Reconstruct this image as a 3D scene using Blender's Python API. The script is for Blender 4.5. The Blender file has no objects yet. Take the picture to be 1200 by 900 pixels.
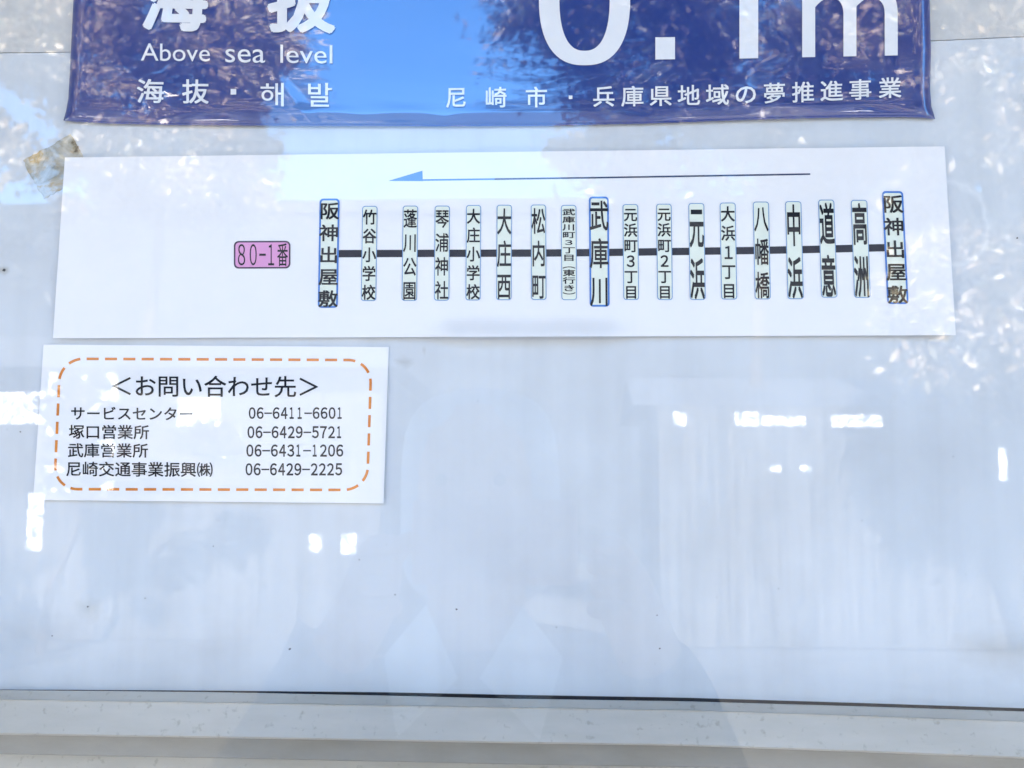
import bpy, bmesh, math, random
from mathutils import Vector, Matrix
import numpy as np

S = bpy.context.scene
col = S.collection
R_ = math.radians

# ------------------------------------------------------------------ camera
F_PX, D, EYE = 1200.0, 0.45, 1.62          # focal length in photo pixels, distance to the board, height of the lens
def view_matrix(pitch, yaw, roll):
    p, y, r = R_(pitch), R_(yaw), R_(roll)
    Rr = np.array([[math.cos(r), -math.sin(r), 0], [math.sin(r), math.cos(r), 0], [0, 0, 1]])
    Rp = np.array([[1, 0, 0], [0, math.cos(p), -math.sin(p)], [0, math.sin(p), math.cos(p)]])
    Ry = np.array([[math.cos(y), 0, math.sin(y)], [0, 1, 0], [-math.sin(y), 0, math.cos(y)]])
    return Ry @ Rp @ Rr
M = view_matrix(7.15, -2.84, -0.19)
cam = bpy.data.cameras.new('camera')
cam_o = bpy.data.objects.new('camera', cam); col.objects.link(cam_o)
cam.sensor_width = 36; cam.lens = F_PX / 1200 * 36
cam.clip_start = 0.01; cam.clip_end = 2000
def b3(v): return Vector((v[0], v[2], -v[1]))       # board axes (right, down, in) -> world
right, up, back = b3(M @ np.array([1, 0, 0])), b3(M @ np.array([0, -1, 0])), b3(M @ np.array([0, 0, -1]))
mw = Matrix.Identity(4)
for i in range(3): mw[i][0], mw[i][1], mw[i][2] = right[i], up[i], back[i]
mw.translation = Vector((0, -D, EYE))
cam_o.matrix_world = mw
S.camera = cam_o
cam.dof.use_dof = True; cam.dof.focus_distance = .455; cam.dof.aperture_fstop = 20

# ------------------------------------------------------------------ world, sun, exposure
SUN_EL = 44
w = bpy.data.worlds.new('World'); S.world = w; w.use_nodes = True
nt = w.node_tree
bg = nt.nodes['Background']
sky = nt.nodes.new('ShaderNodeTexSky'); sky.sky_type = 'NISHITA'; sky.sun_disc = False
sky.sun_elevation = R_(SUN_EL); sky.sun_rotation = 0.0
sky.air_density = 1.0; sky.dust_density = 0.15; sky.ozone_density = 2.5
hs = nt.nodes.new('ShaderNodeHueSaturation'); hs.inputs['Saturation'].default_value = 1.25
nt.links.new(sky.outputs[0], hs.inputs['Color']); nt.links.new(hs.outputs[0], bg.inputs[0]); bg.inputs[1].default_value = 0.12
sl = bpy.data.lights.new('sun', 'SUN'); sl.energy = 5.0; sl.angle = R_(0.5); sl.color = (1, .94, .85)
so = bpy.data.objects.new('sun', sl); col.objects.link(so); so.rotation_euler = (-R_(90 - SUN_EL), 0, 0); so.location = (0, 5, 8)
S.view_settings.view_transform = 'Standard'; S.view_settings.look = 'None'
S.view_settings.gamma = 1; S.view_settings.use_curve_mapping = False
S.view_settings.exposure = 3.78
S.cycles.transparent_max_bounces = 16

# ------------------------------------------------------------------ helpers
def tag(o, label=None, cat=None, group=None, kind=None):
    if label: o['label'] = label
    if cat: o['category'] = cat
    if group: o['group'] = group
    if kind: o['kind'] = kind
    return o
def link(name, me, mats, parent=None):
    o = bpy.data.objects.new(name, me); col.objects.link(o)
    for m in (mats if isinstance(mats, (list, tuple)) else [mats]): me.materials.append(m)
    if parent: o.parent = parent
    return o
def empty(name, loc=(0, 0, 0)):
    o = bpy.data.objects.new(name, None); col.objects.link(o); o.location = loc; o.empty_display_size = .05
    return o
def child(name, me, mats, parent):
    o = link(name, me, mats)
    o.parent = parent
    off = parent.location.copy()
    if parent.parent: off += parent.parent.location
    o.location = -off if parent.type == 'EMPTY' or parent.location.length else (0, 0, 0)
    return o
def pyd(verts, faces, name='m', mi=None, smooth=False):
    me = bpy.data.meshes.new(name); me.from_pydata([tuple(v) for v in verts], [], faces); me.update()
    if mi is not None: me.polygons.foreach_set('material_index', mi)
    if smooth: me.polygons.foreach_set('use_smooth', [True] * len(me.polygons))
    return me
def P(u, v, h=0.0):
    """point that lies h in front of the board's face, at photo position u, v"""
    d = M @ np.array([(u - 600) / F_PX, (v - 450) / F_PX, 1])
    t = (D - h) / d[2]
    return Vector((d[0] * t, -h, EYE - d[1] * t))
def box_bm(bm, x0, x1, y0, y1, z0, z1, bev=0):
    r = bmesh.ops.create_cube(bm, size=1)
    for v in r['verts']:
        v.co = Vector(((x0 + x1) / 2 + v.co.x * (x1 - x0), (y0 + y1) / 2 + v.co.y * (y1 - y0), (z0 + z1) / 2 + v.co.z * (z1 - z0)))
    if bev:
        es = list({e for v in r['verts'] for e in v.link_edges})
        bmesh.ops.bevel(bm, geom=es, offset=bev, segments=2, affect='EDGES', profile=.5)
def box(x0, x1, y0, y1, z0, z1, bev=0):
    bm = bmesh.new(); box_bm(bm, x0, x1, y0, y1, z0, z1, bev)
    me = bpy.data.meshes.new('box'); bm.to_mesh(me); bm.free(); return me

# ------------------------------------------------------------------ materials
def mat(name, color, rough=.5, spec=.5, **kw):
    m = bpy.data.materials.new(name); m.use_nodes = True
    b = m.node_tree.nodes['Principled BSDF']
    b.inputs['Base Color'].default_value = (*color, 1); b.inputs['Roughness'].default_value = rough
    b.inputs['Specular IOR Level'].default_value = spec
    for k, v in kw.items(): b.inputs[k].default_value = v
    return m
def nodes(m): return m.node_tree.nodes, m.node_tree.links, m.node_tree.nodes['Principled BSDF']
def noise(m, scale, detail=4, rough=.55, stretch=None, dist=0):
    n, l, b = nodes(m)
    tc = n.new('ShaderNodeTexCoord'); t = n.new('ShaderNodeTexNoise')
    t.inputs['Scale'].default_value = scale; t.inputs['Detail'].default_value = detail; t.inputs['Roughness'].default_value = rough
    t.inputs['Distortion'].default_value = dist
    if stretch:
        mp = n.new('ShaderNodeMapping'); mp.inputs['Scale'].default_value = stretch
        l.new(tc.outputs['Object'], mp.inputs[0]); l.new(mp.outputs[0], t.inputs[0])
    else: l.new(tc.outputs['Object'], t.inputs[0])
    return t.outputs[0]
def ramp(m, src, stops):
    n, l, b = nodes(m); r = n.new('ShaderNodeValToRGB'); l.new(src, r.inputs[0])
    e = r.color_ramp.elements
    while len(e) < len(stops): e.new(.5)
    for q, (p, c) in zip(e, stops): q.position = p; q.color = (*c, 1) if len(c) == 3 else c
    return r.outputs[0]
def mul(m, a, bb, fac=1):
    n, l, b = nodes(m); x = n.new('ShaderNodeMix'); x.data_type = 'RGBA'; x.blend_type = 'MULTIPLY'; x.inputs[0].default_value = fac
    l.new(a, x.inputs[6]); l.new(bb, x.inputs[7]); return x.outputs[2]
def bump(m, src, strength, dist, sock='Normal'):
    n, l, b = nodes(m); x = n.new('ShaderNodeBump'); x.inputs['Strength'].default_value = strength; x.inputs['Distance'].default_value = dist
    l.new(src, x.inputs['Height']); l.new(x.outputs[0], b.inputs[sock]); return x
def setcol(m, s): nodes(m)[1].new(s, nodes(m)[2].inputs['Base Color'])

M_panel = mat('painted_panel', (.74, .745, .75), .42, .4)
c1 = ramp(M_panel, noise(M_panel, 9, 5, .6), [(.32, (.58, .605, .635)), (.55, (.655, .69, .73)), (.75, (.69, .72, .755))])
c2 = ramp(M_panel, noise(M_panel, 14, 3, .5, (6, 1, .35)), [(.3, (.93, .93, .93)), (.6, (1, 1, 1))])
c3 = ramp(M_panel, noise(M_panel, 420, 2), [(.22, (.8, .79, .77)), (.30, (1, 1, 1))])
setcol(M_panel, mul(M_panel, mul(M_panel, c1, c2, .8), c3, .5))
bump(M_panel, noise(M_panel, 5, 2), .25, .004)
M_upper = mat('painted_panel_upper', (.70, .695, .68), .42, .4)
c1 = ramp(M_upper, noise(M_upper, 12, 5, .65), [(.3, (.50, .50, .495)), (.55, (.60, .60, .595)), (.75, (.64, .64, .635))])
setcol(M_upper, c1); bump(M_upper, noise(M_upper, 5, 2), .25, .004)
M_rail = mat('frame_paint', (.60, .60, .585), .38, .5)
c1 = ramp(M_rail, noise(M_rail, 16, 5, .6, (1, 1, 4)), [(.3, (.43, .41, .365)), (.6, (.50, .478, .43))])
c3 = ramp(M_rail, noise(M_rail, 260, 4), [(.30, (.62, .60, .56)), (.40, (1, 1, 1))])
setcol(M_rail, mul(M_rail, c1, c3, .6)); bump(M_rail, noise(M_rail, 40, 3), .15, .0008)
M_gap = mat('gap_dark', (.015, .018, .035), .7)
M_paper = mat('laminated_paper', (.86, .865, .87), .38, .45)
setcol(M_paper, ramp(M_paper, noise(M_paper, 30, 4), [(.3, (.87, .862, .875)), (.7, (.905, .892, .90))]))
bump(M_paper, noise(M_paper, 18, 3), .2, .002)
M_ink = mat('black_ink', (.008, .009, .016), .5, .12)
M_line = mat('line_ink', (.008, .010, .028), .5, .12)
M_arrow = mat('arrow_ink', (.12, .28, .58), .45, .4)
M_navy = mat('thin_line_ink', (.03, .05, .12), .45, .4)
M_cream = mat('pale_green_print', (.80, .85, .75), .42, .4)
M_blue = mat('label_border_ink', (.045, .20, .62), .42, .4)
M_thin = mat('thin_border_ink', (.16, .33, .60), .42, .4)
M_pink = mat('pink_print', (.76, .33, .62), .42, .4)
M_edge = mat('badge_border_ink', (.05, .02, .06), .42, .4)
M_orange = mat('orange_print', (.72, .20, .045), .45, .4)
setcol(M_orange, ramp(M_orange, noise(M_orange, 160, 3), [(.3, (.66, .19, .012)), (.7, (.80, .26, .02))]))
M_white = mat('white_print', (.82, .83, .86), .4, .4)
M_sign = mat('blue_film', (.001, .026, .22), .35, .5, **{'Coat Weight': 1.0, 'Coat Roughness': .02, 'Coat IOR': 1.78})
bump(M_sign, noise(M_sign, 7, 3, .5, (1, 1, 2.2), .6), .14, .006, 'Coat Normal')
M_tape = mat('aged_tape', (.5, .46, .36), .35, .5)
setcol(M_tape, ramp(M_tape, noise(M_tape, 65, 5, .65, None, .8), [(.34, (.12, .09, .05)), (.41, (.34, .31, .23)), (.52, (.50, .485, .43)), (.60, (.46, .33, .14)), (.66, (.54, .52, .46))]))
bump(M_tape, noise(M_tape, 120, 4), .5, .001)
M_dirt = mat('dirt', (.10, .10, .11), .8, .2)

def glass_mat():
    m = bpy.data.materials.new('clear_glass'); m.use_nodes = True
    n, l = m.node_tree.nodes, m.node_tree.links
    n.clear()
    out = n.new('ShaderNodeOutputMaterial'); mix = n.new('ShaderNodeMixShader'); tr = n.new('ShaderNodeBsdfTransparent'); gl = n.new('ShaderNodeBsdfGlossy')
    gl.inputs['Roughness'].default_value = 0.0
    geo = n.new('ShaderNodeNewGeometry'); mr = n.new('ShaderNodeMapRange'); fr = n.new('ShaderNodeFresnel')
    mr.inputs[3].default_value = IOR_G; mr.inputs[4].default_value = 1 / IOR_G     # same on both sides of the thin pane
    l.new(geo.outputs['Backfacing'], mr.inputs[0]); l.new(mr.outputs[0], fr.inputs['IOR'])
    l.new(fr.outputs[0], mix.inputs[0]); l.new(tr.outputs[0], mix.inputs[1]); l.new(gl.outputs[0], mix.inputs[2])
    tc = n.new('ShaderNodeTexCoord'); nz = n.new('ShaderNodeTexNoise'); nz.inputs['Scale'].default_value = 3.5; nz.inputs['Detail'].default_value = 1
    bp = n.new('ShaderNodeBump'); bp.inputs['Strength'].default_value = .08; bp.inputs['Distance'].default_value = .004
    l.new(tc.outputs['Object'], nz.inputs[0]); l.new(nz.outputs[0], bp.inputs['Height']); l.new(bp.outputs[0], gl.inputs['Normal'])
    df = n.new('ShaderNodeBsdfDiffuse'); df.inputs[0].default_value = (.7, .7, .68, 1)          # a film of dust, wiped unevenly
    n2 = n.new('ShaderNodeTexNoise'); n2.inputs['Scale'].default_value = 9; n2.inputs['Detail'].default_value = 6; n2.inputs['Roughness'].default_value = .7; n2.inputs['Distortion'].default_value = 1.2
    r2 = n.new('ShaderNodeMapRange'); r2.inputs[1].default_value = .42; r2.inputs[2].default_value = .75; r2.inputs[3].default_value = 0; r2.inputs[4].default_value = .025
    l.new(tc.outputs['Object'], n2.inputs[0]); l.new(n2.outputs[0], r2.inputs[0])
    mx2 = n.new('ShaderNodeMixShader'); l.new(r2.outputs[0], mx2.inputs[0]); l.new(mix.outputs[0], mx2.inputs[1]); l.new(df.outputs[0], mx2.inputs[2])
    l.new(mx2.outputs[0], out.inputs[0])
    return m
IOR_G = 1.64
M_glass = glass_mat()

# ------------------------------------------------------------------ the notice case
case = empty('notice_case', (0, 0, .95))
tag(case, 'white painted metal notice case with flat back panel, stepped lower frame and glass front', 'notice board')
XL, XR, ZT, ZB = -.46, .44, 2.16, 1.20
gap_top = [(-300, 806.5), (0, 808), (250, 809.3), (450, 811.2), (600, 814.2), (800, 817.5), (1000, 823.5), (1200, 830), (1500, 838)]
gap_bot = [(-300, 806.8), (0, 808.6), (250, 811), (450, 815.1), (600, 818.8), (800, 821.7), (1000, 827.5), (1200, 833.8), (1500, 841.4)]
r1_line = [(-300, 815), (0, 820), (300, 824.5), (600, 829.5), (800, 832.5), (1000, 839), (1200, 846), (1500, 855)]
r1_bot = [(-300, 853), (0, 861), (300, 865.5), (600, 871), (800, 874), (1000, 881), (1200, 889), (1500, 900)]
r2_bot = [(-300, 878), (0, 884), (300, 889.5), (600, 896), (900, 901), (1200, 914), (1500, 925)]
def curve(pts, u):
    return float(np.interp(u, [p[0] for p in pts], [p[1] for p in pts]))
US = [(-300 + i * 1800 / 60) for i in range(61)]
# back panel: upper and lower sheets meeting in a seam
seam = [(-300, 68), (0, 61.5), (90, 60.5), (1090, 47.5), (1200, 42.5), (1500, 30)]
def sheet(top, bot, n=6, h=0.0, th=.004):
    """a thin plate between two curves on the board face, closed at its edges"""
    V, Fc = [], []
    for k in (0, 1):
        for u in US:
            for j in range(n + 1):
                a, b_ = top(u), bot(u)
                p = a.lerp(b_, j / n) if isinstance(a, Vector) else P(u, a + (b_ - a) * j / n, h)
                V.append(Vector((p.x, p.y + k * th, p.z)))
    N = len(US) * (n + 1)
    ix = lambda i, j, k: k * N + i * (n + 1) + j
    for i in range(len(US) - 1):
        for j in range(n):
            Fc.append((ix(i, j, 0), ix(i, j + 1, 0), ix(i + 1, j + 1, 0), ix(i + 1, j, 0)))
            Fc.append((ix(i, j, 1), ix(i + 1, j, 1), ix(i + 1, j + 1, 1), ix(i, j + 1, 1)))
        Fc.append((ix(i, 0, 0), ix(i + 1, 0, 0), ix(i + 1, 0, 1), ix(i, 0, 1)))
        Fc.append((ix(i, n, 0), ix(i, n, 1), ix(i + 1, n, 1), ix(i + 1, n, 0)))
    for i in (0, len(US) - 1):
        for j in range(n): Fc.append((ix(i, j, 0), ix(i, j, 1), ix(i, j + 1, 1), ix(i, j + 1, 0)))
    return pyd(V, Fc)
def at_z(z):
    return lambda u: Vector((P(u, 0).x, 0, z))
def stain_or_falloff(base, u, v, ru, rv, color, amount, ring=None, seed=0):
    """a smear of dirt, or painted falloff of reflected light, with an uneven edge, fixed to one spot of the panel"""
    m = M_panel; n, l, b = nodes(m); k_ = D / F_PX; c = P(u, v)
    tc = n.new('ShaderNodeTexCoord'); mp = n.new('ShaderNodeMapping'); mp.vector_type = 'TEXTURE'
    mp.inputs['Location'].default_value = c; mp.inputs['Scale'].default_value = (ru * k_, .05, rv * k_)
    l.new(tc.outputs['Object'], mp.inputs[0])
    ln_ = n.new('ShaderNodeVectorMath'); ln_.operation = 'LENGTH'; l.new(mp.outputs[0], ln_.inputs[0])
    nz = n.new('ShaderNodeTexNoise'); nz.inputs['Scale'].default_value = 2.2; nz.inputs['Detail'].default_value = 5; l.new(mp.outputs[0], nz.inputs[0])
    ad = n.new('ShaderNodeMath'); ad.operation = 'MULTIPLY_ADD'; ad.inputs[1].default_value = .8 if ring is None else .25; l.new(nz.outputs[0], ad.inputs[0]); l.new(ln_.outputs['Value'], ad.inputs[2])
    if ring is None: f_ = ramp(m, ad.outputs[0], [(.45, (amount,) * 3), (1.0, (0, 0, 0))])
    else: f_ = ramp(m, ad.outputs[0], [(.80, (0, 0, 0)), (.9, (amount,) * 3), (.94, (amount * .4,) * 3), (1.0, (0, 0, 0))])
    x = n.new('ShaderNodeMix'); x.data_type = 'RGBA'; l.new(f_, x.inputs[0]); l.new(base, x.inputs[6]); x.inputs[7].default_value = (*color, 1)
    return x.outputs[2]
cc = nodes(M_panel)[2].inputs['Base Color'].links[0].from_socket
for a_ in ((474, 425, 24, 14, (.42, .43, .44), .55), (497, 411, 5, 12, (.45, .46, .47), .5), (40, 745, 150, 60, (.50, .52, .55), .45), (250, 765, 90, 45, (.50, .52, .55), .4), (1180, 765, 110, 55, (.45, .44, .42), .55), (1120, 560, 70, 160, (.58, .60, .63), .4),  # broad low ones also paint in the reflection's fade down the panel
           (105, 715, 34, 30, (.45, .47, .47), .5), (4, 317, 16, 12, (.40, .38, .32), .7), (150, 330, 200, 22, (.60, .62, .65), .3), (640, 772, 160, 30, (.56, .58, .62), .35)): cc = stain_or_falloff(cc, *a_)
cc = stain_or_falloff(cc, 1110, 262, 62, 66, (.88, .90, .92), .4, ring=1)
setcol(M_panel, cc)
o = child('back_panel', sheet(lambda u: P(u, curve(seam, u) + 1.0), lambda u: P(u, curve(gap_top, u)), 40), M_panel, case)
o = child('upper_panel', sheet(lambda u: Vector((P(u, curve(seam, u)).x, 0, ZT)), lambda u: P(u, curve(seam, u)), 20), M_upper, case)
o = child('rear_housing', box(XL, XR, .021, .07, ZB, ZT), M_gap, case)
# lower frame: stepped rails
def prof(rows, mats):
    """rows: list of (curve, h); consecutive rows are joined into one long moulding"""
    V, Fc = [], []
    for u in US:
        for c, h in rows: V.append(P(u, curve(c, u) if isinstance(c, list) else c(u), h))
    n = len(rows)
    for i in range(len(US) - 1):
        for j in range(n - 1): Fc.append((i * n + j, i * n + j + 1, (i + 1) * n + j + 1, (i + 1) * n + j))
    return pyd(V, Fc)
off = lambda c, d: (lambda u: curve(c, u) + d)
rows = [(off(gap_bot, 0.3), -.005), (off(gap_bot, 0), .0060), (off(gap_bot, .8), .0072), (off(r1_line, -1.1), .0100), (off(r1_line, -.1), .0126), (off(r1_line, .5), .0126), (off(r1_line, .9), .0118),
        (off(r1_bot, -2.0), .0150), (off(r1_bot, -.4), .0143), (r1_bot, .0130), (off(r1_bot, -1.5), -.005)]
child('bottom_rail', prof(rows, 0), M_rail, case)
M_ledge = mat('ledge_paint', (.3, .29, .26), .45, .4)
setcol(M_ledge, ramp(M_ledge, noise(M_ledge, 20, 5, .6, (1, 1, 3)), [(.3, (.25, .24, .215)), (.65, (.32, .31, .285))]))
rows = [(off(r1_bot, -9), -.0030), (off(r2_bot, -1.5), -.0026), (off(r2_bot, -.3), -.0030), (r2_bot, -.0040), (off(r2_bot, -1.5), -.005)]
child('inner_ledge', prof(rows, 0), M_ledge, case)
rows = [(off(r2_bot, -8), -.0160), (off(r2_bot, 60), -.0150), (off(r2_bot, 61), -.019)]
child('lower_sill', prof(rows, 0), M_rail, case)
# dirt specks on the panel
random.seed(4)
spk = [(535, 714, 1.5), (340, 760.5, 1.4), (463, 697, .9), (773, 760, 1.1), (770, 721, .8), (170, 701, .9), (103, 711, 1), (421, 656, .7), (1192, 279, 1.6), (5, 316, 2.2), (1117, 535, .8), (24, 506, .9), (652, 735, .6), (912, 690, .7), (250, 640, .6), (61, 745, .9), (560, 470, .5), (1010, 610, .6), (840, 700, .6)]
for u, v, r in spk:
    k = random.randint(5, 7); V = []
    for i in range(k):
        a = i / k * 6.283; rr = r * random.uniform(.6, 1.2)
        V.append(P(u + rr * math.cos(a) * random.uniform(.8, 1.5), v + rr * math.sin(a), .0003))
    child('dirt_speck', pyd(V, [tuple(reversed(range(k)))]), M_dirt, case)
# glass front and the outer frame that holds it
GL = .034
child('glass_pane', pyd([(XL, -GL, ZB), (XR, -GL, ZB), (XR, -GL, ZT), (XL, -GL, ZT)], [(0, 1, 2, 3)]), M_glass, case)
bm = bmesh.new()
box_bm(bm, XL - .05, XL, -.045, .072, ZB - .05, ZT + .05, .004)
box_bm(bm, XR, XR + .05, -.045, .072, ZB - .05, ZT + .05, .004)
box_bm(bm, XL + .0005, XR - .0005, -.044, .073, ZT, ZT + .05, .004)
box_bm(bm, XL + .0005, XR - .0005, -.044, .073, ZB - .05, ZB, .004)
me = bpy.data.meshes.new('f'); bm.to_mesh(me); bm.free()
child('outer_frame', me, M_rail, case)
for x in (XL + .1, XR - .16): child('support_post', box(x, x + .06, .01, .069, 0, ZB - .051, .005), M_rail, case)

# ------------------------------------------------------------------ flat prints
def glyph(text, offset=0.0, res=3):
    c = bpy.data.curves.new('t', 'FONT'); c.body = text; c.size = 1; c.offset = offset; c.resolution_u = res
    o = bpy.data.objects.new('t', c); col.objects.link(o)
    dg = bpy.context.evaluated_depsgraph_get(); dg.update()
    me = bpy.data.meshes.new_from_object(o.evaluated_get(dg))
    V = [(v.co.x, v.co.y) for v in me.vertices]; Fc = [tuple(p.vertices) for p in me.polygons]
    bpy.data.objects.remove(o); bpy.data.curves.remove(c); bpy.data.meshes.remove(me)
    return V, Fc
class Ink:
    """gathers marks printed on one sheet; hf gives the sheet's height in front of the board"""
    def __init__(s, hf, lift=.00012): s.V, s.F, s.mi, s.hf, s.lift = [], [], [], hf, lift
    def pt(s, u, v): s.V.append(P(u, v, s.hf(u, v) + s.lift)); return len(s.V) - 1
    def poly(s, pts, mi=0): s.F.append(tuple(s.pt(u, v) for u, v in pts)); s.mi.append(mi)
    def em(s, ch, cu, cv, wu, hv, slope=0.0, lean=0.0, offset=0.0):
        """one full-width character, its em box centred on cu, cv"""
        V, Fc = glyph(ch)
        for q, (ox, oy) in enumerate((((-1, 0), (-.7, -.7), (0, -1), (.7, -.7), (1, 0), (.7, .7), (0, 1), (-.7, .7), (0, 0)) if offset > .03 else ((-1, -1), (1, -1), (1, 1), (-1, 1))) if offset else ((0, 0),)):
            b0 = len(s.V); keep = s.lift; s.lift += q * .00002
            for x, y in V:
                du, dv = (x - .5) * wu + ox * offset * wu, -(y - .38) * hv + oy * offset * hv
                s.pt(cu + du + lean * dv, cv + dv + slope * du)
            for f in Fc: s.F.append(tuple(b0 + i for i in f)); s.mi.append(0)
            s.lift = keep
    def fit(s, text, u0, v0, u1, v1, slope=0.0, offset=0.0, arc=0.0, res=4):
        """text fitted to the box u0..u1, v0..v1"""
        V, Fc = glyph(text, offset, res); b0 = len(s.V)
        xs, ys = [p[0] for p in V], [p[1] for p in V]
        x0, x1, y0, y1 = min(xs), max(xs), min(ys), max(ys)
        for x, y in V:
            a, b_ = (x - x0) / (x1 - x0), (y - y0) / (y1 - y0)
            u = u0 + (u1 - u0) * a
            s.pt(u, v1 - (v1 - v0) * b_ + slope * (u - (u0 + u1) / 2))
        for f in Fc: s.F.append(tuple(b0 + i for i in f)); s.mi.append(0)
    def strip(s, pts, wd, mi=0):
        """a band of width wd along pts"""
        n = len(pts); L, Rr = [], []
        for i in range(n):
            a, b_ = pts[max(0, i - 1)], pts[min(n - 1, i + 1)]
            dx, dy = b_[0] - a[0], b_[1] - a[1]; q = math.hypot(dx, dy) or 1
            nx, ny = -dy / q * wd / 2, dx / q * wd / 2
            L.append(s.pt(pts[i][0] - nx, pts[i][1] - ny)); Rr.append(s.pt(pts[i][0] + nx, pts[i][1] + ny))
        for i in range(n - 1): s.F.append((L[i], Rr[i], Rr[i + 1], L[i + 1])); s.mi.append(mi)
    def build(s, name, mats, parent): return child(name, pyd(s.V, s.F, mi=s.mi), mats, parent)
def rrect(u0, v0, u1, v1, r, lean=0.0, slope=0.0, n=5):
    cu, cv = (u0 + u1) / 2, (v0 + v1) / 2; out = []
    for qx, qy, a0 in ((u1 - r, v0 + r, -90), (u1 - r, v1 - r, 0), (u0 + r, v1 - r, 90), (u0 + r, v0 + r, 180)):
        for k in range(n + 1):
            a = R_(a0 + 90 * k / n); u, v = qx + r * math.cos(a), qy + r * math.sin(a)
            out.append((u + lean * (v - cv), v + slope * (u - cu)))
    return list(reversed(out))
def paper(corners, hf, nu, nv, mats, name, parent, th=.0003, wob=0):
    """sheet with the four photo corners TL, TR, BR, BL"""
    TL, TR, BR, BL = corners; V, Fc = [], []
    for k in (0, 1):
        for i in range(nu + 1):
            for j in range(nv + 1):
                a, b_ = i / nu, j / nv
                u = (TL[0] * (1 - a) + TR[0] * a) * (1 - b_) + (BL[0] * (1 - a) + BR[0] * a) * b_
                v = (TL[1] * (1 - a) + TR[1] * a) * (1 - b_) + (BL[1] * (1 - a) + BR[1] * a) * b_
                V.append(P(u, v, hf(u, v) - k * th))
    N = (nu + 1) * (nv + 1); ix = lambda i, j, k: k * N + i * (nv + 1) + j
    for i in range(nu):
        for j in range(nv):
            Fc.append((ix(i, j, 0), ix(i, j + 1, 0), ix(i + 1, j + 1, 0), ix(i + 1, j, 0)))
            Fc.append((ix(i, j, 1), ix(i + 1, j, 1), ix(i + 1, j + 1, 1), ix(i, j + 1, 1)))
    for i in range(nu):
        Fc.append((ix(i, 0, 0), ix(i + 1, 0, 0), ix(i + 1, 0, 1), ix(i, 0, 1))); Fc.append((ix(i, nv, 0), ix(i, nv, 1), ix(i + 1, nv, 1), ix(i + 1, nv, 0)))
    for j in range(nv):
        Fc.append((ix(0, j, 0), ix(0, j, 1), ix(0, j + 1, 1), ix(0, j + 1, 0))); Fc.append((ix(nu, j, 0), ix(nu, j + 1, 0), ix(nu, j + 1, 1), ix(nu, j, 1)))
    return child(name, pyd(V, Fc, smooth=False), mats, parent)
def sm(x): x = max(0, min(1, x)); return x * x * (3 - 2 * x)

# ---- route notice
def h_route(u, v):
    h = .0012 + .0000075 * (v - 170) + .0004 * math.sin(u * .012 + 1)
    h += .0035 * sm((u - 490) / 60) * sm((755 - u) / 60) * sm((v - 366) / 30) ** 1.5
    return h
route = empty('route_notice', P(590, 395, .001))
tag(route, 'long white paper strip printed with a bus route diagram of eighteen upright stop names', 'route notice')
paper([(76, 184.5), (1107, 171.5), (1120, 392.8), (62, 396.3)], h_route, 120, 70, M_paper, 'sheet', route)
k = Ink(h_route, .00010)
ln = [(385, 297.3), (640, 296.5), (700, 296.0), (780, 294.9), (880, 293.6), (950, 292.3), (1045, 290)]
pts = [(u, float(np.interp(u, [a for a, _ in ln], [b for _, b in ln]))) for u in np.linspace(385, 1045, 50)]
k.strip(pts, 8.6); k.build('route_line', M_line, route)
k = Ink(h_route, .00010)
k.poly([(455, 212), (495.5, 212.2), (495, 200)], 0)
k.strip([(495.5 + i * 4.2, 211.0 - i * .055) for i in range(21)], 1.9, 0)
k.strip([(579.5, 209.9), (700, 208.2), (820, 206.2), (949.5, 204)], 1.9, 1)
k.build('direction_arrow', [M_arrow, M_navy], route)
k = Ink(h_route, .00016)
k.poly(rrect(274, 282.3, 340.3, 314.7, 5.5, 0, -.004), 0)
k.lift = .00024; k.poly(rrect(275.9, 284.1, 338.5, 312.9, 4.2, 0, -.004), 1)
badge = k.build('number_badge', [M_edge, M_pink], route)
badge['label'] = 'pink rounded badge reading 80-1番'
k = Ink(h_route, .00034)
for t, a, b_ in (('8', 278.8, 287.3), ('0', 292.6, 300.8)): k.fit(chr(ord(t) + 0xFEE0), a, 286, b_, 311, offset=.0)
k.fit('-', 303.8, 297.2, 311.5, 299.8); k.fit('１', 314.2, 286.3, 321.2, 311)
k.fit('番', 324.8, 285, 337.5, 312, offset=.006)
k.build('lettering', M_ink, badge)
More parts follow.
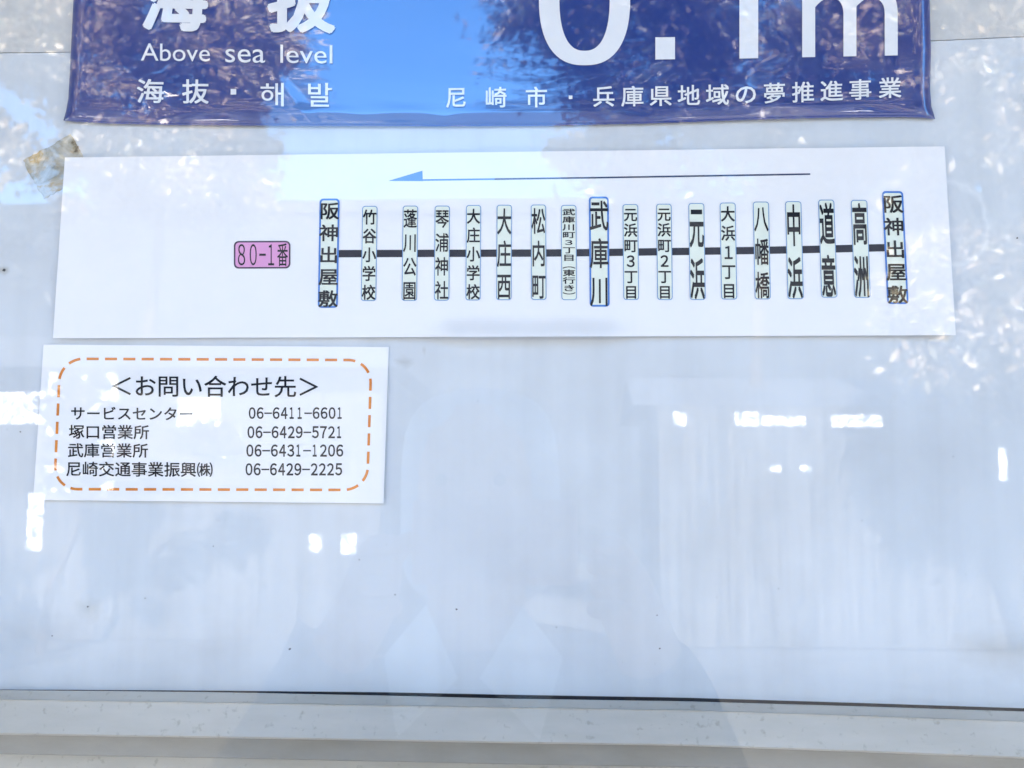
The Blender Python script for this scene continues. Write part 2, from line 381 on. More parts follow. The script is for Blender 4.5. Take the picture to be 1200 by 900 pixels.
STOPS = [
    ('阪神出屋敷', 374.7, 398, 372.2, 396, 232.7, 360.7, 1, .80, 1.00),
    ('竹谷小学校', 424.7, 442.3, 422.7, 441, 241.3, 352.7, 0, .84, .92),
    ('蓬川公園', 472.3, 489.7, 470.3, 489, 241, 352.7, 0, .82, .92),
    ('琴浦神社', 509.7, 527, 508.3, 526.7, 241, 352.3, 0, .82, .92),
    ('大庄小学校', 546.3, 563.7, 545.3, 563.3, 240.3, 352, 0, .84, .92),
    ('大庄西', 582.3, 599.7, 581.3, 599.7, 240, 351.7, 0, .86, .98),
    ('松内町', 622.1, 639.8, 622.3, 640.5, 239.7, 351.5, 0, .84, .95),
    ('武庫川町3丁目︵東行き︶', 657.3, 675.5, 658, 676, 240.2, 351.7, 0, .88, .85),
    ('武庫川', 690, 713.4, 691, 714.5, 230.4, 359.4, 1, .84, .98),
    ('元浜町3丁目', 729.5, 747.9, 730.6, 748.8, 239.2, 351.5, 0, .92, .90),
    ('元浜町2丁目', 768.9, 787.1, 770.3, 788.3, 238.8, 351.5, 0, .92, .90),
    ('元浜', 806.7, 825.2, 808.3, 827, 238, 351.5, 0, .84, .95),
    ('大浜1丁目', 843.4, 862, 845.2, 863.9, 237.4, 351, 0, .84, .92),
    ('八幡橋', 882.3, 901, 884.5, 903.3, 236.3, 350.8, 0, .84, .92),
    ('中浜', 920, 939, 923, 942, 235.8, 350.5, 0, .84, .95),
    ('道意', 958.8, 977.5, 962.5, 981.5, 234, 348.8, 0, .84, .95),
    ('高洲', 997, 1016.3, 1001, 1020.3, 234.3, 349, 0, .84, .95),
    ('阪神出屋敷', 1033.3, 1058.3, 1039.8, 1064.8, 224, 356.3, 1, .82, .98)]
for t, a0, a1, b0, b1, v0, v1, bold, fh, fw in STOPS:
    wd = (a1 - a0 + b1 - b0) / 2; cu = (a0 + a1 + b0 + b1) / 4; cv = (v0 + v1) / 2
    lean = ((b0 + b1) - (a0 + a1)) / 2 / (v1 - v0)
    bw = 2.2 if bold else .95
    k = Ink(h_route, .00022)
    k.poly(rrect(cu - wd / 2, v0, cu + wd / 2, v1, 4.2 if bold else 3.4, lean), 0)
    k.lift = .00030
    k.poly(rrect(cu - wd / 2 + bw, v0 + bw, cu + wd / 2 - bw, v1 - bw, 2.6 if bold else 2.7, lean), 1)
    lab = k.build('stop_label', [M_blue if bold else M_thin, M_cream], route)
    k = Ink(h_route, .00040)
    n = len(t); top, bot = v0 + (5.0 if bold else 4.6), v1 - (1.2 if bold else 1.6)
    pitch = (bot - top) / (n - 1 + fh * .92) if n > 1 else 0
    hv = pitch * fh
    for i, ch in enumerate(t):
        v = top + hv * .46 + i * pitch
        off_ = .018 if n > 4 else .012
        if n == 2: off_ = .018
        if ch in '123': k.em({'1': '１', '2': '２', '3': '３'}[ch], cu + lean * (v - cv), v, wd * fw, hv * (1.05 if n < 9 else .9), 0, lean, off_)
        else: k.em(ch, cu + lean * (v - cv), v, wd * fw, hv * (1 if n < 9 else 1.05), 0, lean, off_)
    k.build('lettering', M_ink, lab)

# ---- contact notice
def h_con(u, v): return .0008 + .000006 * (v - 400)
con = empty('contact_notice', P(245, 588, .001))
tag(con, 'small white paper notice with orange dashed border listing four telephone numbers', 'contact notice')
paper([(51, 403.8), (455.6, 406.6), (449.4, 589.9), (38.8, 585.8)], h_con, 30, 16, M_paper, 'sheet', con)
k = Ink(h_con, .0001)
def con_map(s_, t_):        # border frame coordinates 0..1 -> photo
    TL, TR, BR, BL = (70.5, 420.4), (435.2, 422), (430.2, 574.2), (63.6, 573.2)
    return ((TL[0] * (1 - s_) + TR[0] * s_) * (1 - t_) + (BL[0] * (1 - s_) + BR[0] * s_) * t_,
            (TL[1] * (1 - s_) + TR[1] * s_) * (1 - t_) + (BL[1] * (1 - s_) + BR[1] * s_) * t_)
W_, H_, RAD = 365.0, 153.0, 27.0
path = []
def seg(x0, y0, x1, y1, n):
    for i in range(n): path.append((x0 + (x1 - x0) * i / n, y0 + (y1 - y0) * i / n))
def arc(cx_, cy_, a0):
    for i in range(12):
        a = R_(a0 + 90 * i / 12); path.append((cx_ + RAD * math.cos(a), cy_ + RAD * math.sin(a)))
seg(RAD, 0, W_ - RAD, 0, 150); arc(W_ - RAD, RAD, -90); seg(W_, RAD, W_, H_ - RAD, 50); arc(W_ - RAD, H_ - RAD, 0)
seg(W_ - RAD, H_, RAD, H_, 150); arc(RAD, H_ - RAD, 90); seg(0, H_ - RAD, 0, RAD, 50); arc(RAD, RAD, 180)
path.append(path[0])
dist = [0]
for a, b_ in zip(path, path[1:]): dist.append(dist[-1] + math.hypot(b_[0] - a[0], b_[1] - a[1]))
total = dist[-1]; nd = 46; per = total / nd
def at_len(s_):
    s_ = s_ % total
    return con_map(float(np.interp(s_, dist, [p[0] for p in path])) / W_, float(np.interp(s_, dist, [p[1] for p in path])) / H_)
for i in range(nd):
    s0 = i * per + 4
    k.strip([at_len(s0 + per * .66 * q / 5) for q in range(6)], 3.1)
k.build('dashed_border', M_orange, con)
sl_ = .006
k = Ink(h_con, .0001)
hd = '＜お問い合わせ先＞'
for i, ch in enumerate(hd): k.em(ch, 131.8 - 3 + 27.4 * (i + .5), 452.3 + .004 * i * 27, 27.4, 26.6, .004, 0, .008)
k.build('heading', M_ink, con)
rows = [('サービスセンター', 82.3, 484.3, 18.1, 17.0, '06-6411-6601', 290.8, 477.2, 403.2, 491.0),
        ('塚口営業所', 80.2, 506.0, 19.0, 17.6, '06-6429-5721', 289.3, 499.4, 402.6, 513.6),
        ('武庫営業所', 79.0, 527.6, 19.0, 17.6, '06-6431-1206', 288.0, 520.8, 402.9, 535.2),
        ('尼崎交通事業振興㈱', 76.8, 549.5, 19.2, 18.2, '06-6429-2225', 287.0, 542.8, 401.6, 557.2)]
for nm, u0, vc, pw, ph, num, a, b_, c_, d_ in rows:
    k = Ink(h_con, .0001)
    for i, ch in enumerate(nm):
        k.em(ch, u0 + pw * (i + .5), vc + .006 * pw * i, pw * 1.0, ph, .005, 0, .012)
    k.build('office_name', M_ink, con)
    k = Ink(h_con, .0001)
    cw = (c_ - a) / 12
    for i, ch in enumerate(num):
        x = a + cw * i
        if ch == '-': k.poly([(x + .2, (b_ + d_) / 2 - .7), (x + .2, (b_ + d_) / 2 + 1.0), (x + cw - .2, (b_ + d_) / 2 + 1.0), (x + cw - .2, (b_ + d_) / 2 - .7)])
        elif ch == '1': k.fit('１', x + 1.7, b_, x + 6.6, d_, offset=.025)
        else: k.fit(chr(ord(ch) + 0xFEE0), x + .7, b_, x + cw - .7, d_, offset=.022)
    k.build('phone_number', M_ink, con)

# ---- blue elevation sign
SL = [(-140, 92), (0, 86), (40, 84), (90, 81.5), (115, 80), (130, 77.5), (141, 74.5)]
SR = [(-140, 1086), (0, 1089.5), (60, 1091), (105, 1090), (125, 1091.5), (134, 1094.5), (140, 1096)]
SB = [(74, 141.2), (90, 143), (130, 145.2), (200, 146.8), (330, 147.6), (520, 148.4), (640, 147.8), (760, 145), (880, 140.6), (980, 138.2), (1060, 137.4), (1080, 138.2), (1096, 139.6)]
ST = -330.0
def ic(pts, x): return float(np.interp(x, [p[0] for p in pts], [p[1] for p in pts]))
def h_sign(u, v):
    b_ = ic(SB, u); e_b = max(0, b_ - v); l_, r_ = ic(SL, max(-140, v)), ic(SR, max(-140, v))
    e = min(e_b, (u - l_) * 1.0, (r_ - u) * 1.0); e = max(0, e)
    h = .0018 + .0011 * (1 - math.exp(-e / 3.0))                         # film bulges, edge turned down
    h += .0005 * math.exp(-((e_b - 17) / 7) ** 2) * (.6 + .4 * math.sin(u * .021 + 1) + .25 * math.sin(u * .057))   # rolled hem
    h += .0002 * math.exp(-((u - l_ - 12) / 6) ** 2) + .0002 * math.exp(-((r_ - u - 9) / 5) ** 2)
    h += .00025 * math.sin(u * .012 + v * .02)
    d = (u - (300 + (v - 60) * .75))
    h += .0004 * math.exp(-(d / 9) ** 2) * sm((v - 70) / 50)             # slanting crease on the left
    return h
sign = empty('elevation_sign', P(585, 145, .001))
tag(sign, 'glossy dark blue film sign with white lettering giving the height above sea level', 'sign')
nu, nv = 220, 120; V, Fc = [], []
vs = [ST + (1 - (1 - j / nv) ** 1.7) * 1.0 * (1 - ST / 1.0) for j in range(nv + 1)]
for kk in (0, 1):
    for i in range(nu + 1):
        a = i / nu
        for j in range(nv + 1):
            tt = 1 - (1 - j / nv) ** 1.8
            ug = 80 + a * 1012
            vb = ic(SB, ug); v = ST + (vb - ST) * tt
            vv = max(-140, v); u = ic(SL, vv) * (1 - a) + ic(SR, vv) * a
            v = ST + (ic(SB, u) - ST) * tt
            V.append(P(u, v, h_sign(u, v) - kk * .0004))
N = (nu + 1) * (nv + 1); ix = lambda i, j, q: q * N + i * (nv + 1) + j
for i in range(nu):
    for j in range(nv):
        Fc.append((ix(i, j, 0), ix(i, j + 1, 0), ix(i + 1, j + 1, 0), ix(i + 1, j, 0)))
    Fc.append((ix(i, nv, 0), ix(i, nv, 1), ix(i + 1, nv, 1), ix(i + 1, nv, 0)))
    Fc.append((ix(i, 0, 0), ix(i + 1, 0, 0), ix(i + 1, 0, 1), ix(i, 0, 1)))
for j in range(nv):
    Fc.append((ix(0, j, 0), ix(0, j, 1), ix(0, j + 1, 1), ix(0, j + 1, 0))); Fc.append((ix(nu, j, 0), ix(nu, j + 1, 0), ix(nu, j + 1, 1), ix(nu, j, 1)))
child('film', pyd(V, Fc, smooth=True), M_sign, sign)
LF = .0006
k = Ink(h_sign, LF)
k.em('海', 204, 0.5, 80, 74, .02, 0, .035); k.build('large_character', M_white, sign)
k = Ink(h_sign, LF)
k.em('抜', 353, 2, 80, 74, .02, 0, .035); k.build('large_character', M_white, sign)
k = Ink(h_sign, LF)
k.fit('Above', 165, 51.2, 246, 71.6, .012, .0); k.fit('sea', 264, 57.6, 310.5, 73.4, .012); k.fit('level', 328.5, 52.6, 389.5, 74.2, .012)
k.build('english_line', M_white, sign)
k = Ink(h_sign, LF)
k.em('海', 176.3, 106.8, 34, 30, .01, 0, .012); k.em('抜', 229, 107.2, 32.5, 30, .01, 0, .012)
k.poly([(270.3, 104.2), (270.3, 110.8), (276.8, 110.8), (276.8, 104.2)])
k.fit('해', 305.3, 97, 332.6, 124.5, .01, .006); k.fit('발', 361, 97, 389, 125, .01, .006)
k.build('small_line', M_white, sign)
k = Ink(h_sign, LF)
def ring(cu, cv, ru, rv, wu, wv, n=64):
    o_, i_ = [], []
    for q in range(n):
        a = 2 * math.pi * q / n; c_, s_ = math.cos(a), math.sin(a)
        e1 = .82
        cs = math.copysign(abs(c_) ** e1, c_); sn = math.copysign(abs(s_) ** e1, s_)
        o_.append(k.pt(cu + ru * cs, cv + rv * sn)); i_.append(k.pt(cu + (ru - wu) * cs, cv + (rv - wv) * sn))
    for q in range(n): k.F.append((o_[q], i_[q], i_[(q + 1) % n], o_[(q + 1) % n])); k.mi.append(0)
ring(685, -3.5, 53.5, 80, 24, 17)
def quad(a0, a1, va0, va1, slope=0, n=4):
    for i in range(n):
        k.poly([(a0, va0 + (va1 - va0) * i / n), (a0, va0 + (va1 - va0) * (i + 1) / n), (a1, va0 + (va1 - va0) * (i + 1) / n + slope), (a1, va0 + (va1 - va0) * i / n + slope)])
k.build('height_figure', M_white, sign); k = Ink(h_sign, LF)
quad(768, 791, 43.8, 69.8, -.4)
k.build('height_figure', M_white, sign); k = Ink(h_sign, LF)
quad(866.5, 888.5, -82, 68.6, -.4, 12); k.poly([(866.5, -82), (845, -62), (845, -50), (866.5, -62)])
k.build('height_figure', M_white, sign); k = Ink(h_sign, LF)
k.fit('m', 940, -16, 1052, 66, -.02, .0, res=8)
k.build('height_figure', M_white, sign)
k = Ink(h_sign, LF)
line = [('尼', 522.5, 546.5, 114), ('崎', 569, 593.5, 113.9), ('市', 616, 641, 113.8), ('兵', 695, 720, 113), ('庫', 728.5, 754, 112.7), ('県', 761.5, 787, 112.2), ('地', 794.5, 820, 111.6), ('域', 827.5, 854, 110.8), ('の', 861, 887, 110.2), ('夢', 895, 920, 109), ('推', 928.5, 954, 107.8), ('進', 961.5, 987.5, 106.4), ('事', 995, 1021, 104.8), ('業', 1030, 1056, 102.8)]
for ch, a, b_, vc in line:
    wd = (b_ - a) / .93
    k.em(ch, (a + b_) / 2, vc, wd, 25.5, -.012 if a < 850 else -.035, 0, .012)
k.poly([(666.5, 112.0), (666.5, 116.0), (670.8, 116.0), (670.8, 112.0)])
k.build('city_line', M_white, sign)

# ---- scrap of old tape, half hidden by the route notice
tq = [(83, 157.2), (97, 181.5), (104, 205), (51, 233), (27, 188.2)]
rt = random.Random(2); tp = []
for a, b_ in zip(tq, tq[1:] + tq[:1]):
    m_ = 14
    for i in range(m_):
        j_ = 1.1 if 0 < i else .2
        tp.append((a[0] + (b_[0] - a[0]) * i / m_ + rt.uniform(-j_, j_), a[1] + (b_[1] - a[1]) * i / m_ + rt.uniform(-j_, j_)))
V, Fc = [], []
bm = bmesh.new()
vsx = [bm.verts.new(P(u, v, .00035)) for u, v in reversed(tp)]
f = bm.faces.new(list(reversed(vsx)))
r = bmesh.ops.extrude_face_region(bm, geom=[f])
for e in r['geom']:
    if isinstance(e, bmesh.types.BMVert): e.co.y += .0003
bmesh.ops.recalc_face_normals(bm, faces=bm.faces)
me = bpy.data.meshes.new('tape'); bm.to_mesh(me); bm.free()
tape = link('tape_scrap', me, M_tape)
tag(tape, 'torn scrap of yellowed brown tape peeking out behind the route notice corner', 'tape')

# ------------------------------------------------------------------ what the glass mirrors: the place behind the camera, plus unseen things added to shade the board
M_ground = mat('pale_paving', (.08, .08, .08), .85, .3)
setcol(M_ground, ramp(M_ground, noise(M_ground, 2.5, 6, .6), [(.3, (.06, .06, .06)), (.7, (.11, .108, .105))]))
n_ = 40; V = []; Fc = []
for i in range(n_ + 1):
    for j in range(n_ + 1):
        V.append(((i / n_ - .5) * 400, (j / n_ - .5) * 400, -.02 + .02 * math.sin(i * 1.7) * math.sin(j * 2.1)))
for i in range(n_):
    for j in range(n_): Fc.append((i * (n_ + 1) + j, (i + 1) * (n_ + 1) + j, (i + 1) * (n_ + 1) + j + 1, i * (n_ + 1) + j + 1))
tag(link('ground', pyd(V, Fc), M_ground), kind='structure')

def leaf_mat(name, cols):
    m = mat(name, cols[0], .36, .6)
    n, l, b = nodes(m)
    g = n.new('ShaderNodeNewGeometry')
    st = [(i / (len(cols) - 1), c) for i, c in enumerate(cols)]
    setcol(m, ramp(m, g.outputs['Random Per Island'], st))
    return m
M_leafA = leaf_mat('autumn_leaves', [(.05, .06, .03), (.34, .22, .12), (.10, .10, .05), (.62, .50, .34), (.06, .05, .03), (.30, .20, .11), (.55, .46, .36)])
M_leafB = leaf_mat('dark_leaves', [(.025, .035, .022), (.05, .055, .03), (.14, .09, .06), (.03, .04, .025), (.02, .03, .02), (.32, .26, .19)])
M_bark = mat('bark', (.10, .075, .055), .9, .2)
setcol(M_bark, ramp(M_bark, noise(M_bark, 9, 5, .6, (1, 1, .2)), [(.3, (.06, .045, .035)), (.7, (.15, .115, .085))]))
def tube(V, Fc, pts, rads, n=8):
    b0 = len(V)
    for i, p in enumerate(pts):
        a = pts[min(i + 1, len(pts) - 1)] - pts[max(i - 1, 0)]; a.normalize()
        x = a.orthogonal().normalized(); y = a.cross(x)
        for q in range(n):
            t = 2 * math.pi * q / n; V.append(p + (x * math.cos(t) + y * math.sin(t)) * rads[i])
    for i in range(len(pts) - 1):
        for q in range(n):
            Fc.append((b0 + i * n + q, b0 + i * n + (q + 1) % n, b0 + (i + 1) * n + (q + 1) % n, b0 + (i + 1) * n + q))
def tree(name, label, base, crowns, nleaf, size, lm, seed, group=None, trunk_r=.2):
    rs = np.random.RandomState(seed); rnd = random.Random(seed)
    t = empty(name, base); tag(t, label, 'tree' if name != 'shrub' else 'shrub', group)
    B = Vector(base); V, Fc = [], []; cents = []
    for (cx_, cy_, cz_, rx, ry, rz, ncl) in crowns:
        C_ = Vector((cx_, cy_, cz_))
        for q in range(ncl):
            d = Vector((rs.normal(), rs.normal(), rs.normal())).normalized() * (rs.uniform(.15, 1) ** .5)
            cents.append((C_ + Vector((d.x * rx, d.y * ry, d.z * rz)), rs.uniform(.5, 1.1)))
    fork = Vector((crowns[0][0], crowns[0][1], max(B.z + .3, crowns[0][2] - crowns[0][5] * .9)))
    tp_ = [B.lerp(fork, i / 5) + Vector((math.sin(i * 1.3 + seed) * .08, math.cos(i * 1.1) * .05, 0)) * (1 if 0 < i < 5 else 0) for i in range(6)]
    tube(V, Fc, tp_, [trunk_r * (1.25 - .1 * i) for i in range(6)], 10)
    for c_, s_ in rnd.sample(cents, min(len(cents), 34)):
        mid = fork.lerp(c_, .5) + Vector((rnd.uniform(-.2, .2), rnd.uniform(-.2, .2), rnd.uniform(.0, .3)))
        tube(V, Fc, [fork, fork.lerp(mid, .5), mid, c_], [trunk_r * .5, trunk_r * .36, trunk_r * .2, .012], 6)
    child('trunk', pyd(V, Fc, smooth=True), M_bark, t)
    per_ = nleaf // len(cents); LV = []
    rm = np.mean([c[3] for c in crowns])
    for c_, s_ in cents:
        p = rs.normal(size=(per_, 3)) * np.array([.15, .15, .11]) * rm * s_ + np.array(c_)
        LV.append(p)
    p = np.concatenate(LV); n = len(p)
    a = rs.normal(size=(n, 3)); a /= np.linalg.norm(a, axis=1)[:, None]
    b_ = rs.normal(size=(n, 3)); b_ -= (b_ * a).sum(1)[:, None] * a; b_ /= np.linalg.norm(b_, axis=1)[:, None]
    sz = (size * rs.uniform(.6, 1.3, n))[:, None]
    q = np.stack([p - a * sz, p - b_ * sz * .45 , p + a * sz, p + b_ * sz * .45], 1).reshape(-1, 3)
    me = bpy.data.meshes.new('leaves'); me.vertices.add(4 * n); me.vertices.foreach_set('co', q.ravel())
    me.loops.add(4 * n); me.loops.foreach_set('vertex_index', np.arange(4 * n, dtype=np.int32))
    me.polygons.add(n); me.polygons.foreach_set('loop_start', np.arange(0, 4 * n, 4, dtype=np.int32)); me.update(calc_edges=True)
    child('crown', me, lm, t)
    return t
TG = 'trees mirrored in the glass'
tree('leafy_tree', 'brown autumn tree mirrored in the glass at the left of the blue sign', (-6.6, -14.5, 0), [(-6.1, -14.5, 9.4, 2.0, 2, 3.0, 84), (-5.4, -14.2, 9.9, 1.6, 1.4, 2.0, 40), (-7.9, -14, 7.6, 1.2, 1.5, 2.6, 30), (-6.0, -14.3, 6.7, 1.7, 1.4, .6, 24)], 60000, .08, M_leafA, 3, TG, .09)
tree('leafy_tree', 'dark loose tree mirrored in the right half of the blue sign', (2.6, -13.5, 0), [(2.8, -13.5, 9.0, 3.2, 2.0, 2.5, 62), (.4, -13.2, 8.8, 1.3, 1.2, 1.5, 26), (4.8, -13, 8.2, 1.6, 1.5, 1.8, 30), (2.6, -13.4, 6.5, 3.6, 1.5, .7, 34)], 60000, .07, M_leafB, 8, TG, .09)
tree('leafy_tree', 'broad brown tree mirrored in the glass beside the right panel edge', (5.6, -11, 0), [(5.0, -11.2, 5.6, 1.3, 1.3, 2.0, 40), (4.4, -11.2, 7.8, 1.3, 1.2, 1.5, 24), (4.7, -11.2, 3.7, 1.1, 1.0, .9, 24)], 46000, .08, M_leafA, 12, TG, .10)
M_block = mat('pale_render', (.035, .037, .039), .8, .2)
blk = empty('apartment_block', (-12, -34, 0)); tag(blk, 'long pale flat roofed building mirrored behind the trees', 'building')
child('wall', box(-34, 16, -44, -34, 0, 12.0), M_block, blk)
child('parapet', box(-34.2, 16.2, -44.2, -33.8, 12.0, 12.4), M_block, blk)
tree('leafy_tree', 'tall brown tree left of the mirrored dark house, large leaved, unseen and added to shade the board', (-13, -13, 0), [(-13, -13, 6.5, 4.5, 3, 5.0, 60)], 16000, .2, M_leafA, 31, TG, .25)  # this and the next three trees are unseen, added to dim the board
tree('leafy_tree', 'tall dark tree right of the mirrored timber hut, large leaved, unseen and added to shade the board', (13, -11, 0), [(13, -11, 6.5, 4.5, 3, 5.0, 60)], 16000, .2, M_leafB, 32, TG, .25)
tree('leafy_tree', 'nearest dark tree on the left of the paving, large leaved, unseen and added to shade the board', (-9.5, -4.5, 0), [(-9.5, -4.5, 5.5, 3, 3, 4.0, 50)], 12000, .2, M_leafB, 33, TG, .25)
tree('leafy_tree', 'nearest brown tree on the right of the paving, large leaved, unseen and added to shade the board', (9.5, -4.0, 0), [(9.5, -4.0, 5.5, 3, 3, 4.0, 50)], 12000, .2, M_leafA, 34, TG, .25)
shel = empty('added_shelter', (0, .4, 0)); tag(shel, 'unseen flat grey roof on posts, added over the notice case to shade it', 'added shade roof')  # unseen roof added to keep overhead sky light off the board
child('roof', box(-2.2, 2.2, -1.25, 1.0, 2.66, 2.74, .01), mat('added_roof', (.16, .16, .165), .6), shel)
for x in (-2.05, 2.05): child('post', box(x - .04, x + .04, .80, .88, 0, 2.655, .006), M_rail, shel)
M_white_wall = mat('white_render', (.80, .80, .78), .7, .3)
M_timber = mat('dark_timber', (.085, .075, .07), .7, .3)
setcol(M_timber, ramp(M_timber, noise(M_timber, 5, 3, .6, (5, 1, .15)), [(.38, (.035, .033, .03)), (.62, (.13, .12, .11))]))
M_roof = mat('grey_roof', (.07, .072, .078), .6, .4)
M_lit = mat('lit_window', (.08, .08, .085), .3); b_ = nodes(M_lit)[2]
b_.inputs['Emission Color'].default_value = (1, .97, .9, 1); b_.inputs['Emission Strength'].default_value = 2.4
nodes(M_lit)[1].new(ramp(M_lit, noise(M_lit, 12, 5, .7), [(.44, (.10, .11, .12)), (.60, (1, .97, .92))]), b_.inputs['Emission Color'])
hut = empty('timber_hut', (3.5, -11.5, 0)); tag(hut, 'low dark timber hut with lit windows mirrored in the right of the glass', 'hut')
child('wall', box(1.2, 9.5, -15.5, -12.5, 0, 2.95), M_timber, hut)
me = pyd([(.9, -12.49, 2.955), (9.8, -12.49, 2.955), (9.8, -15.8, 2.955), (.9, -15.8, 2.955), (.9, -14, 3.5), (9.8, -14, 3.5)], [(0, 1, 5, 4), (1, 2, 5), (2, 3, 4, 5), (3, 0, 4), (3, 2, 1, 0)])
child('roof', me, M_roof, hut)
for x0, x1, z0, z1 in ((1.40, 1.55, 2.70, 2.86), (2.17, 2.46, 2.70, 2.87), (2.50, 3.02, 2.71, 2.82), (3.35, 3.95, 2.70, 2.84), (2.58, 2.70, 2.14, 2.21), (2.95, 3.08, 2.14, 2.21), (5.34, 5.42, 2.02, 2.42)):
    child('window', box(x0, x1, -12.505, -12.48, z0, z1), M_lit, hut)
van = empty('low_house', (-5, -12, 0)); tag(van, 'dark walled house with bright windows mirrored at the left of the glass', 'house')
child('wall', box(-9.5, -2.3, -16, -12.6, 0, 3.5), M_timber, van)
me = pyd([(-9.8, -12.3, 3.45), (-2.0, -12.3, 3.45), (-2.0, -16.3, 3.45), (-9.8, -16.3, 3.45), (-9.0, -14.3, 4.2), (-2.9, -14.3, 4.2)], [(0, 1, 5, 4), (1, 2, 5), (2, 3, 4, 5), (3, 0, 4), (3, 2, 1, 0)])
child('roof', me, M_roof, van)
for x0, x1, z0, z1 in ((-7.9, -6.4, 2.73, 3.14), (-4.97, -4.43, 2.71, 3.08), (-6.7, -5.8, 1.85, 3.4), (-3.2, -3.05, 1.1, 1.32), (-2.78, -2.6, 1.08, 1.34), (-6.88, -6.7, 1.1, 1.82)):
    child('window', box(x0, x1, -12.615, -12.57, z0, z1), M_lit, van)
tree('shrub', 'thin shrub with bright gaps mirrored over the telephone notice', (-6, -11.4, 0), [(-5.68, -11.4, 2.5, .46, .3, .80, 56), (-4.15, -11.4, 2.45, .30, .3, .22, 12), (-5.0, -11.4, 1.8, .5, .3, .4, 10)], 40000, .04, M_leafB, 21, None, .05)

# ------------------------------------------------------------------ the photographer, mirrored in the pane
M_skin = mat('skin', (.62, .40, .30), .5); M_jacket = mat('grey_jacket', (.2, .22, .27), .8); M_collar = mat('white_collar', (.88, .88, .88), .6)
M_hair = mat('dark_eye', (.05, .04, .035), .5); M_hood = mat('pale_hood', (.50, .55, .62), .8); M_trouser = mat('dark_trousers', (.04, .045, .06), .8)
M_phone = mat('pink_metal', (.72, .50, .48), .35, .5, Metallic=.3); M_lens = mat('lens_glass', (.01, .01, .015), .05)
def skinned(chains, root=0, sub=2):
    """chains: lists of (point, radius); equal points are shared; grown into one skin"""
    V, E_, rad, idx = [], [], [], {}
    for ch in chains:
        prev = None
        for p, r in ch:
            key = tuple(round(c, 4) for c in p)
            if key not in idx: idx[key] = len(V); V.append(p); rad.append(r)
            i = idx[key]
            if prev is not None and prev != i: E_.append((prev, i))
            prev = i
    me = bpy.data.meshes.new('sk'); me.from_pydata(V, E_, []); o = bpy.data.objects.new('sk', me); col.objects.link(o)
    m1 = o.modifiers.new('s', 'SKIN'); m1.use_smooth_shade = True
    m2 = o.modifiers.new('d', 'SUBSURF'); m2.levels = sub; m2.render_levels = sub
    for i, r in enumerate(rad):
        me.skin_vertices[0].data[i].radius = (r, r) if not isinstance(r, tuple) else r
    me.skin_vertices[0].data[root].use_root = True
    dg = bpy.context.evaluated_depsgraph_get(); dg.update()
    out = bpy.data.meshes.new_from_object(o.evaluated_get(dg))
    bpy.data.objects.remove(o); bpy.data.meshes.remove(me)
    return out
PX, PY = -.10, -.86
ph = empty('phone', (-.05, -.4555, 1.60))
tag(ph, 'pink metal phone held level by the photographer, mirrored in the glass', 'phone')
child('casing', box(-.122, .012, -.4600, -.4525, 1.562, 1.630, .003), M_phone, ph)
person = empty('person', (PX, PY, 0)); tag(person, 'person in a grey jacket with a white collar holding up a pink phone', 'person')
hipz, shz = .93, 1.41
sh = lambda q: (PX + q * .19, PY + .0, shz); el = lambda q: (PX + q * .30, PY + .13, 1.20)
wr = {-1: (-.165, -.515, 1.545), 1: (.055, -.515, 1.545)}
pel = (PX, PY, hipz)
body = [[(pel, (.15, .11)), ((PX, PY, 1.12), (.13, .10)), ((PX, PY, 1.32), (.16, .11)), ((PX, PY + .005, 1.44), (.07, .065)), ((PX, PY + .02, 1.51), .055), ((PX, PY + .035, 1.58), (.072, .085)), ((PX, PY + .03, 1.68), (.080, .098)), ((PX, PY + .02, 1.76), (.055, .07))],
        [((PX, PY + .035, 1.58), .07), ((PX, PY + .12, 1.61), .022), ((PX, PY + .148, 1.60), .014)]]
for q in (-1, 1):
    body.append([((PX, PY, 1.32), .16), (sh(q), .062), (el(q), .045), (wr[q], .028)])
    W = Vector(wr[q]); palm = W + Vector((-q * .012, .03, .025)); body.append([(wr[q], .028), (tuple(palm), .026)])
    for f_ in range(4):                     # fingers run behind and over the ends of the phone
        b0 = palm + Vector((q * .004, .012, .022 - f_ * .017))
        body.append([(tuple(palm), .026), (tuple(b0), .0095), (tuple(b0 + Vector((-q * .004, .016, .002))), .0088), (tuple(b0 + Vector((-q * (.026 + .003 * (f_ % 2)), .0215, .003))), .0075)])
    t0 = palm + Vector((-q * .010, -.012, .018)); body.append([(tuple(palm), .026), (tuple(t0), .011), (tuple(t0 + Vector((-q * .022, .004, .010))), .009)])
    hip = (PX + q * .10, PY, .86)
    body.append([(pel, .15), (hip, .09), ((PX + q * .12, PY + .01, .48), .06), ((PX + q * .12, PY - .02, .09), .042), ((PX + q * .13, PY + .12, .035), .034)])
child('body', skinned(body), M_skin, person)
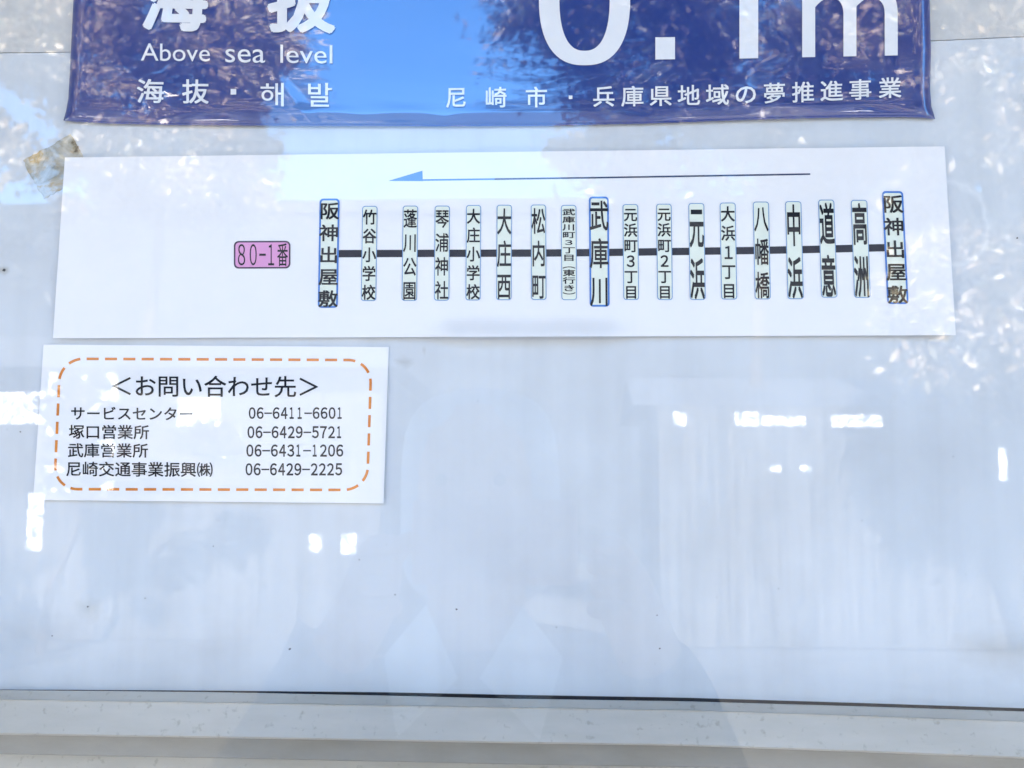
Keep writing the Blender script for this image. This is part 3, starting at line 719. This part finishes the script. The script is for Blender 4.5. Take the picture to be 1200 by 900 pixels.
jk = [[(pel, (.17, .13)), ((PX, PY, 1.12), (.155, .125)), ((PX, PY, 1.32), (.18, .13)), ((PX, PY + .005, 1.43), (.09, .085))]]
for q in (-1, 1): jk.append([((PX, PY, 1.32), .18), (sh(q), .078), (el(q), .060), (tuple(Vector(el(q)).lerp(Vector(wr[q]), .9)), .042)])
child('jacket', skinned(jk), M_jacket, person)
tr = [[(pel, (.165, .125)), ((PX, PY, .9), (.16, .12))]]
for q in (-1, 1): tr.append([((PX, PY, .9), .15), ((PX + q * .10, PY, .84), .10), ((PX + q * .12, PY + .01, .48), .075), ((PX + q * .12, PY - .02, .10), .062)])
child('trousers', skinned(tr), M_trouser, person)
child('hood', skinned([[((PX, PY - .03, 1.50), .11), ((PX, PY - .02, 1.60), (.105, .10)), ((PX, PY + .0, 1.70), (.108, .11)), ((PX, PY + .015, 1.775), (.08, .10))]]), M_hood, person)
for q in (-1, 1):
    pts = [(PX + q * .012, PY + .125, 1.445), (PX + q * .055, PY + .06, 1.515), (PX + q * .10, PY + .075, 1.46), (PX + q * .075, PY + .135, 1.385)]
    V = [Vector(p) for p in pts] + [Vector(p) + Vector((0, -.006, -.002)) for p in pts]
    child('collar', pyd(V, [(0, 1, 2, 3), (7, 6, 5, 4), (0, 4, 5, 1), (1, 5, 6, 2), (2, 6, 7, 3), (3, 7, 4, 0)]), M_collar, person)
    e_ = bmesh.new(); bmesh.ops.create_uvsphere(e_, u_segments=12, v_segments=8, radius=.007)
    for v in e_.verts: v.co += Vector((PX + q * .032, PY + .122, 1.655))
    me = bpy.data.meshes.new('eye'); e_.to_mesh(me); e_.free(); child('eye', me, M_hair, person)
    e_ = bmesh.new(); bmesh.ops.create_uvsphere(e_, u_segments=12, v_segments=8, radius=1)
    for v in e_.verts: v.co = Vector((PX + q * .066 + v.co.x * .012, PY + .03 + v.co.y * .022, 1.635 + v.co.z * .034))
    me = bpy.data.meshes.new('ear'); e_.to_mesh(me); e_.free(); child('ear', me, M_skin, person)
